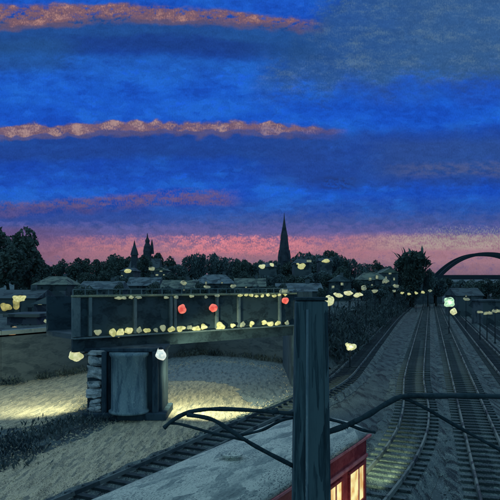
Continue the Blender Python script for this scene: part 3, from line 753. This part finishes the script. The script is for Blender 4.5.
for i, (p, tp) in enumerate(hz2):
    tree(p, tp, random.uniform(190, 230), f'{ORD[i]} low tree from the left in the row under the arch bridge', random.uniform(17, 24), 0, 'trees under the arch bridge')
# bushier lower row in front
lr = [(30, 276), (86, 272), (106, 270), (182, 276), (206, 274), (228, 275), (246, 272), (284, 274), (314, 272), (332, 274), (348, 276), (362, 280), (378, 283), (395, 284), (257, 272), (267, 273), (278, 271), (296, 274), (305, 273), (323, 269), (329, 270), (127, 277), (160, 279), (121, 274), (167, 273), (340, 266)]
for i, (p, tp) in enumerate(lr):
    tree(p, tp, random.uniform(150, 185), f'{ORD[i]} bushy tree from the left among the town roofs', random.uniform(18, 26), 4, 'bushy trees among the roofs')
for i, (p, tp_, Y_) in enumerate([(262, 258, 225), (274, 257, 235), (288, 259, 240), (240, 259, 215), (300, 253, 235), (312, 252, 240), (322, 251, 238), (334, 253, 228)]):
    tree(p, tp_, Y_, f'{ORD[i]} tree from the left in the clump around the foot of the cathedral tower', 20, 4, 'trees around the cathedral')
for i, (p, tp_, Y_) in enumerate([(80, 283, 100), (92, 286, 92), (118, 283, 108), (152, 282, 106), (168, 284, 100), (192, 285, 98), (202, 282, 112), (226, 284, 104), (236, 285, 98), (256, 284, 102), (270, 285, 100), (282, 283, 104), (322, 287, 100), (334, 286, 104), (350, 287, 108), (366, 288, 118), (380, 288, 126)]):
    tree(p, tp_, Y_, f'{ORD[i]} garden bush from the left in the row just behind the girder bridge', random.uniform(11, 19), 4, 'garden bushes behind the bridge', name='garden_bush')
# spreading tufted tree above the tracks
tp = at(412, 247, 210); tz = tp.z
t = thing('tufted_tree', (tp.x, 210, 0), 'broad tufted tree with a spiky flared crown at the end of the tracks', 'tree')
H = tz
trunk_mb(H*.8, .7, 6, 9).build('trunk', M['bark'], t)
lobes = [(0, 0, H*.55, 4.0, 1.3), (0, 0, H*.74, 4.8, .9), (-3.0, 0, H*.76, 2.2, .8), (3.2, 0, H*.78, 2.2, .8), (-.5, 0, H*.3, 3.6, 1.2), (4.8, 0, H*.74, 1.8, .8), (-4.6, 0, H*.72, 1.7, .8)]
cm = crown_mesh('crown', lobes, 8000, .8, 21)
mb = MB(); rnd = random.Random(4)
mb.v = [tuple(v.co) for v in cm.vertices]; mb.f = [list(p.vertices) for p in cm.polygons]
for k in range(240):
    a = rnd.uniform(0, 6.28); el = rnd.uniform(.3, 1.35); L_ = rnd.uniform(6, 9.5)*(1 if rnd.random() < .7 else .7); s = Vector((rnd.uniform(-3, 3), rnd.uniform(-3, 3), H*rnd.uniform(.45, .74)))
    d = Vector((math.cos(a)*math.cos(el), math.sin(a)*math.cos(el), math.sin(el))); e1 = s+d*L_*.6; e2 = s+d*L_*.85+Vector((0, 0, -.9))
    n_ = d.cross(Vector((0, 0, 1))).normalized()*.42; i = len(mb.v)
    mb.v += [tuple(s-n_), tuple(s+n_), tuple(e1+n_), tuple(e1-n_), tuple(e2)]; mb.f += [[i, i+1, i+2, i+3], [i+3, i+2, i+4]]
mb.build('crown', M['leaf'], t)
tree(398, 262, 215, 'slender tree leaning against the tufted tree on its left side', 12, 0, None, 1)
tree(428, 266, 214, 'slender low tree against the right side of the tufted tree', 13, 0, None, 3)

# scrub on the embankment, wall foot and right bank
def scrub(name, label, spots, n, leaf, mat='scrub'):
    rnd = random.Random(len(spots)); v = []; f = []
    for (x, y, z, r, h) in spots:
        for _ in range(n):
            p = Vector((rnd.gauss(0, .5)*r, rnd.gauss(0, .5)*r, abs(rnd.gauss(0, .5))*h)); c_ = Vector((x, y, z))+p
            a = Vector((rnd.gauss(0, .6), rnd.gauss(0, .6), 1)).normalized(); b_ = a.cross(Vector((rnd.gauss(0, 1), rnd.gauss(0, 1), 0))).normalized()
            s = leaf*rnd.uniform(.5, 1.5)*(1+y/200); i = len(v)
            v += [tuple(c_), tuple(c_+a*s*.6+b_*s*.2), tuple(c_+a*s*1.3), tuple(c_+a*s*.6-b_*s*.2)]; f.append([i, i+1, i+2, i+3])
    me = bpy.data.meshes.new(name); me.from_pydata(v, [], f); me.update(); o = link(me, name, M[mat]); return stuff(o, label, 'scrub')
sp_ = []
rnd = random.Random(2)
for _ in range(330):
    Y = 60+rnd.random()**1.6*260; q = rnd.random(); x = .3*Y-12.6+q*3.6; z = 4*(1-q)*.95
    sp_.append((x, Y, max(z, 0), .9+Y/150, .8+Y/160))
scrub('scrub', 'dark tangled scrub covering the embankment beside the curving track', sp_, 60, .3)
sp_ = [(.3*Y+14+rnd.random()*14, Y, 0, 1.3+Y/150, 1.0+Y/130) for Y in [65+rnd.random()**1.5*220 for _ in range(240)]]
scrub('scrub', 'dark scrub on the far side of the outermost track below the arch bridge', sp_, 50, .35)
sp_ = []
for a, b_ in zip(wall_pts[2:-1], wall_pts[3:]):
    for _ in range(8):
        q = rnd.random(); sp_.append((a[0]+(b_[0]-a[0])*q+.3, a[1]+(b_[1]-a[1])*q-.8, 0, .8, .45))
for px_, py_ in [(10, 440), (22, 445), (35, 437), (8, 455), (48, 436), (30, 452), (62, 431), (12, 466), (88, 424), (98, 421), (70, 424), (0, 447), (52, 428)]:
    x, y = gp(px_, py_); sp_.append((x, y, 0, 1.1, .3))
scrub('grass_tufts', 'low dark weeds at the foot of the retaining wall and pier', sp_, 120, .16)

# ------------------------------------------------------------------ hills beyond
hl = MB(); nn = 90
for i in range(nn+1):
    x = -900+1900*i/nn; h_ = 15+9*mnoise.noise(Vector((x/160, 1.2, 0)))+5*mnoise.noise(Vector((x/50, 3, 0)))
    hl.v += [(x, 560, -1), (x, 640, h_*.75+4), (x, 760, h_+4), (x, 980, -1)]
for i in range(nn):
    for k in range(3): a = i*4+k; hl.f.append([a, a+4, a+5, a+1])
struct(hl.build('hills', M['leafb'], None, True))

# ------------------------------------------------------------------ buildings
def house(px_, top, wpx, Y, label, wm, rm, roof='gable', depth=9, zb=WH, lit=(), dark=(), rz=0.0, chimney=True, roofh=None, name='house', group='houses of the town'):
    p = at(px_, top, Y); Wd = wpx/FP*Y; H_ = p.z-zb; rh = roofh if roofh else min(H_*.35, Wd*.3)
    t = thing(name, (p.x, Y, zb), label, 'building', group, rz); wh_ = H_-rh
    MB().box(0, depth/2, wh_/2, Wd, depth, wh_).build('wall', M[wm], t)
    m = MB(); e_ = .35; x0, x1, y0, y1 = -Wd/2-e_, Wd/2+e_, -e_, depth+e_
    if roof == 'gable': m.v = [(x0, y0, wh_), (x1, y0, wh_), (x1, y1, wh_), (x0, y1, wh_), (x0, depth/2, H_), (x1, depth/2, H_)]; m.f = [[0, 1, 5, 4], [2, 3, 4, 5], [3, 0, 4], [1, 2, 5], [3, 2, 1, 0]]
    elif roof == 'front': m.v = [(x0, y0, wh_), (x1, y0, wh_), (x1, y1, wh_), (x0, y1, wh_), (0, y0, H_), (0, y1, H_)]; m.f = [[0, 1, 4], [1, 2, 5, 4], [2, 3, 5], [3, 0, 4, 5], [3, 2, 1, 0]]
    elif roof == 'hip': k = Wd*.28; m.v = [(x0, y0, wh_), (x1, y0, wh_), (x1, y1, wh_), (x0, y1, wh_), (x0+k, depth/2, H_), (x1-k, depth/2, H_)]; m.f = [[0, 1, 5, 4], [2, 3, 4, 5], [3, 0, 4], [1, 2, 5], [3, 2, 1, 0]]
    else: m.box(0, depth/2, wh_+rh/2, Wd+.6, depth+.6, rh)
    r_ = m.build('roof', M[rm], t)
    if chimney: MB().box(Wd*.22, depth*.5, H_-.1, .7, .7, 1.6).build('chimney', M['wall3'], r_)
    for (qx, qy, w_, h_, mt) in list(lit)+[(a, b_, c_, d_, 'dark') for a, b_, c_, d_ in dark]:
        q = at(qx, qy, Y); lx = q.x-p.x; lz = q.z-zb
        f_ = MB(); hw_, hh_ = w_/FP*Y/2, h_/FP*Y/2; tk = .1
        if mt in ('cream', 'creams', 'ochre'):
            for k in range(18):
                a0, a1 = k*math.pi/9, (k+1)*math.pi/9
                f_.bar((lx+math.cos(a0)*hw_, -.05, lz+math.sin(a0)*hh_), (lx+math.cos(a1)*hw_, -.05, lz+math.sin(a1)*hh_), tk)
            wdw = f_.build('window', M['wall3'], t)
            MB().blob((lx, -.05, lz), (hw_*1.1, .3, hh_*1.1), qx+qy, 3, .3).build('pane', M[mt], wdw, True)
            continue
        f_.box(lx, -.04, lz+hh_, hw_*2+tk, .1, tk); f_.box(lx, -.04, lz-hh_, hw_*2+tk*2, .16, tk)
        f_.box(lx-hw_, -.04, lz, tk, .1, hh_*2); f_.box(lx+hw_, -.04, lz, tk, .1, hh_*2)
        wdw = f_.build('window', M['wall3'], t)
        MB().box(lx, -.03, lz, hw_*2-.02, .05, hh_*2-.02).build('pane', M[mt], wdw)
    return t
house(50, 276, 34, 150, 'broad house with a pale green grey hipped roof beside the tall left trees', 'wall1', 'rooft2', 'hip', 12, dark=[(42, 288, 3, 3), (52, 288, 3, 3)])
house(14, 290, 44, 84, 'house with glowing ochre windows at the left edge under the tall trees', 'wall3', 'rooft3', 'gable', 8, lit=[(6, 307, 10, 7, 'ochre'), (17, 304, 8, 9, 'ochre'), (12, 318, 4, 3, 'creamd')], dark=[(30, 310, 5, 6)])
house(47, 297, 26, 74, 'violet grey house with one dim window left of the bridge', 'wall2', 'rooft1', 'front', 8, lit=[(55, 306, 5, 6, 'creamd'), (40, 303, 5, 4, 'creamd')], dark=[(40, 315, 4, 5), (50, 317, 4, 5)])
house(22, 314, 30, 60, 'low violet grey shed on the retaining wall beneath the ochre lit house', 'wall2', 'rooft3', 'flat', 5, roofh=.3, chimney=False, lit=[(38, 329, 4, 3, 'creamd')], dark=[(20, 327, 4, 5), (28, 327, 4, 5)])
house(63, 302, 16, 66, 'narrow dark house with a small bright window at the left bridge end', 'wall3', 'rooft3', 'front', 6, lit=[(60, 322, 6, 3, 'creams')])
house(98, 281, 40, 118, 'long low house with a slate roof behind the left bays of the bridge', 'wall3', 'rooft1', 'gable', 10, dark=[(88, 293, 3, 3), (104, 293, 3, 3)])
house(127, 267, 13, 190, 'tall dark house with one yellow window beneath the two small spires', 'wall3', 'rooft3', 'hip', 12, lit=[(128, 271, 6, 3, 'creams'), (122, 276, 2, 2, 'creamd')])
house(160, 267, 12, 188, 'dark house with scattered pale windows right of the two small spires', 'wall3', 'rooft2', 'front', 12, lit=[(161, 270, 3, 4, 'creamd'), (157, 275, 3, 2, 'creamd'), (164, 275, 2, 2, 'creamd')])
house(142, 277, 30, 140, 'low gabled house with a pale blue roof in front of the small spires', 'wall1', 'rooft1', 'gable', 10, dark=[(138, 287, 3, 3)])
house(178, 280, 34, 128, 'wide pale roofed house right of the low gabled house', 'wall1', 'rooft2', 'gable', 10, lit=[(184, 290, 2, 2, 'creamd')])
house(214, 274, 40, 145, 'long town house with a blue grey slate roof above the middle red lamp', 'wall1', 'rooft1', 'hip', 12, lit=[(206, 283, 2, 3, 'creamd'), (222, 283, 2, 2, 'creamd')])
house(250, 278, 30, 135, 'gabled house with a green grey roof between the long town house and the cathedral', 'wall3', 'rooft2', 'gable', 10, lit=[(246, 287, 2, 2, 'creamd')])
house(268, 262, 17, 200, 'tall house with two bright oval topped windows left of the cathedral tower', 'wall3', 'rooft3', 'hip', 12, lit=[(262, 266.5, 6, 4, 'cream'), (272, 264.5, 4, 3.4, 'cream')])
house(303, 258, 17, 205, 'tall house with a patchy bright window right of the cathedral tower', 'wall3', 'rooft3', 'hip', 12, lit=[(302, 266, 7, 5, 'creams'), (309, 261, 5, 2.5, 'creamd'), (298, 264, 3, 2, 'creams')])
house(326, 257.5, 12, 208, 'dark house with one wide cream window on the wooded rise', 'wall3', 'rooft3', 'gable', 10, lit=[(325.5, 261, 7, 3.6, 'creams')])
house(300, 283, 44, 110, 'broad low house with a blue slate roof behind the top of the mast', 'wall1', 'rooft1', 'gable', 9, dark=[(295, 292, 3, 3)])
house(340, 275, 22, 150, 'house with pale speckled windows above the row of cream lamps', 'wall1', 'rooft1', 'front', 10, lit=[(337, 279, 3, 4, 'creamd'), (342, 284, 3, 3, 'creamd'), (333, 287, 3, 3, 'creamd')])
house(374, 272, 26, 175, 'pale fronted house with several dim windows near the tufted tree', 'wall1', 'rooft2', 'hip', 10, lit=[(370, 279, 3, 3, 'creamd'), (377, 277, 3, 4, 'creamd'), (383, 282, 2, 3, 'creamd'), (372, 285, 2, 2, 'creamd')])
house(390, 268, 16, 185, 'narrow house with glinting attic windows left of the tufted tree', 'wall3', 'rooft2', 'front', 10, lit=[(390, 273, 3, 3, 'creamd'), (386, 278, 2, 3, 'creamd'), (394, 279, 2, 3, 'creamd')])
house(470, 288, 26, 150, 'low dark shed beneath the arch bridge', 'wall3', 'rooft3', 'gable', 9, zb=0, lit=[(466, 296, 2, 2, 'creamd')], chimney=False, name='shed', group=None)
house(494, 300, 22, 118, 'low hut with dim pale windows at the right edge beside the outermost track', 'wall3', 'rooft3', 'flat', 6, zb=0, roofh=.3, chimney=False, lit=[(490, 313, 5, 3, 'creamd'), (498, 311, 4, 3, 'creamd')], name='hut', group=None)

# lamps of the town
cl = [(20, 298, 78, .62, 'creams', 'long yellow lamp in front of the ochre lit house'), (12, 331, 57, .48, 'orange', 'low orange lamp at the foot of the left edge shed'),
      (338, 295, 86, .46, 'cream', 'leftmost of the cream lamps right of the mast top'), (349, 293, 88, .56, 'cream', 'middle of the cream lamps right of the mast top'), (358, 294.5, 90, .46, 'cream', 'rightmost of the cream lamps right of the mast top')]
for x, y, Y, r_, mt, lb in cl: post_lamp('street_lamp', lb, x, y, Y, (r_*1.25, r_*.4, r_*.72), M[mt], WH, 0)
for i, (x, y) in enumerate([(384, 292), (394, 291), (402, 293), (409, 294), (416, 293), (423, 292), (430, 291)]):
    post_lamp('platform_lamp', f'{ORD[i]} from the left of the small lamps across the end of the tracks', x, y, 170+i*2, (.5, .3, .38), M['creamd' if i in (0, 1, 6) else 'creams'], 0 if x > 400 else 0, 0, group='small lamps across the end of the tracks')

for i, (x, y, Y, r_) in enumerate([(56, 304, 60, .26), (47, 321, 52, .2), (60, 321, 54, .3), (184, 283, 96, .4), (207, 287, 92, .35), (151, 269, 150, .6), (233, 286, 95, .35), (375, 291, 100, .4), (364, 288, 104, .4), (386, 281, 140, .5), (396, 286, 140, .5)]):
    post_lamp('street_lamp', f'{ORD[i]} from the left of the dim greenish lamps scattered through the dark town', x, y, Y, (r_*1.3, r_*.5, r_*.8), M['creamd'], WH, 0, group='dim lamps scattered through the town')
for i, (x, y, Y, r_) in enumerate([(466, 299, 105, .35), (480, 312, 84, .3), (487, 313, 83, .34), (495, 311, 82, .3)]):
    post_lamp('yard_lamp', f'{ORD[i]} from the left of the dim low lamps right of the green signal', x, y, Y, (r_*1.5, r_*.5, r_*.7), M['creamd'], 0, 0, group='dim lamps right of the green signal')

# church with two small spires
def spire_tower(name, px_, top, Y, wpx, label, zb=WH):
    p = at(px_, top, Y); H_ = p.z-zb; w_ = wpx/FP*Y; t = thing(name, (p.x, Y, zb), label, 'church')
    return t, H_, w_
t, H_, w_ = spire_tower('church', 147, 233, 260, 7, 'dark church with two small pointed spires on the skyline')
MB().box(0, 1, H_*.36, w_, w_, H_*.72).build('tower', M['spire'], t)
MB().lathe([(w_*.62, H_*.70), (w_*.5, H_*.78), (w_*.28, H_*.84), (w_*.34, H_*.88), (w_*.12, H_*.93), (.12, H_)], (0, 1, 0), 8).build('spire', M['spire'], t)
dx_ = (134-147)/FP*260
MB().box(dx_, 1, H_*.33, w_*.8, w_*.8, H_*.66).build('tower', M['spire'], t)
MB().lathe([(w_*.6, H_*.64), (w_*.42, H_*.72), (w_*.2, H_*.79), (.1, H_*.88)], (dx_, 1, 0), 8).build('spire', M['spire'], t)
MB().lathe([(w_*.3, H_*.66), (w_*.2, H_*.8), (.1, H_*.9)], (1.9, 1.5, 0), 8).build('pinnacle', M['spire'], t)
m = MB(); a0, a1 = dx_-3, 4.5; y0, y1 = 3, 16; z0, z1 = H_*.42, H_*.6
m.box((a0+a1)/2, (y0+y1)/2, z0/2, a1-a0, y1-y0, z0); m.build('nave_wall', M['wall3'], t)
m = MB(); m.v = [(a0-.3, y0-.3, z0), (a1+.3, y0-.3, z0), (a1+.3, y1, z0), (a0-.3, y1, z0), (a0, (y0+y1)/2, z1), (a1, (y0+y1)/2, z1)]; m.f = [[0, 1, 5, 4], [2, 3, 4, 5], [3, 0, 4], [1, 2, 5], [3, 2, 1, 0]]
m.build('nave_roof', M['rooft3'], t)
# cathedral tower
t, H_, w_ = spire_tower('cathedral', 284.5, 214, 300, 11, 'tall dark cathedral tower tapering to a needle spire against the pink sky')
MB().box(0, 2.6, H_*.2, w_*1.0, w_*1.0, H_*.4).build('tower', M['spire'], t, bevel=.2)
MB().lathe([(w_*.60, H_*.40), (w_*.46, H_*.48), (w_*.44, H_*.58), (w_*.36, H_*.66), (w_*.33, H_*.73), (w_*.22, H_*.80), (w_*.12, H_*.88), (w_*.05, H_*.95), (.1, H_*1.02)], (0, 2.6, 0), 8).build('spire', M['spire'], t)
for sx_, sy_ in ((-1, -1), (1, -1), (1, 1), (-1, 1)):
    MB().lathe([(.6, H_*.3), (.6, H_*.46), (.1, H_*.55)], (sx_*w_*.46, 2.6+sy_*w_*.46, 0), 8).build('pinnacle', M['spire'], t)
MB().box(-9, 10, 5, 22, 12, 10).build('nave_wall', M['wall3'], t)
m = MB(); m.v = [(-20.5, 3.6, 10), (2.5, 3.6, 10), (2.5, 16.4, 10), (-20.5, 16.4, 10), (-19, 10, 14), (1, 10, 14)]; m.f = [[0, 1, 5, 4], [2, 3, 4, 5], [3, 0, 4], [1, 2, 5], [3, 2, 1, 0]]
m.build('nave_roof', M['rooft3'], t)

# arch bridge at the right
YA = 250.0; pa = at(440, 275, YA); pb = at(536, 275, YA); top = at(488, 250.5, YA).z
t = thing('arch_bridge', (pa.x, YA, 0), 'dark bowstring arch bridge against the pink sky at the right edge', 'bridge')
span = pb.x-pa.x; zd = pa.z
for s in (0, 7):
    m = MB(); pts = []
    for i in range(33):
        q = i/32; k = 1-abs(2*q-1)**2.3; pts.append((span*q, s, zd-.4+(top-1.0-zd)*k))
    for a, b_ in zip(pts[:-1], pts[1:]): m.bar(a, b_, .9, 1.35)
    m.build('arch_rib', M['arch'], t)
MB().box(span/2, 3.5, zd-.9, span+10, 8.6, 1.8).build('deck', M['arch'], t)
for x in (-1, span+1): MB().box(x, 3.5, (zd-1.8)/2, 3.5, 8, zd-1.8).build('pier', M['wall'], t)
MB().box(-14, 3.5, (zd-1.2)/2, 24, 8, zd-1.2).build('approach_wall', M['wall'], t)
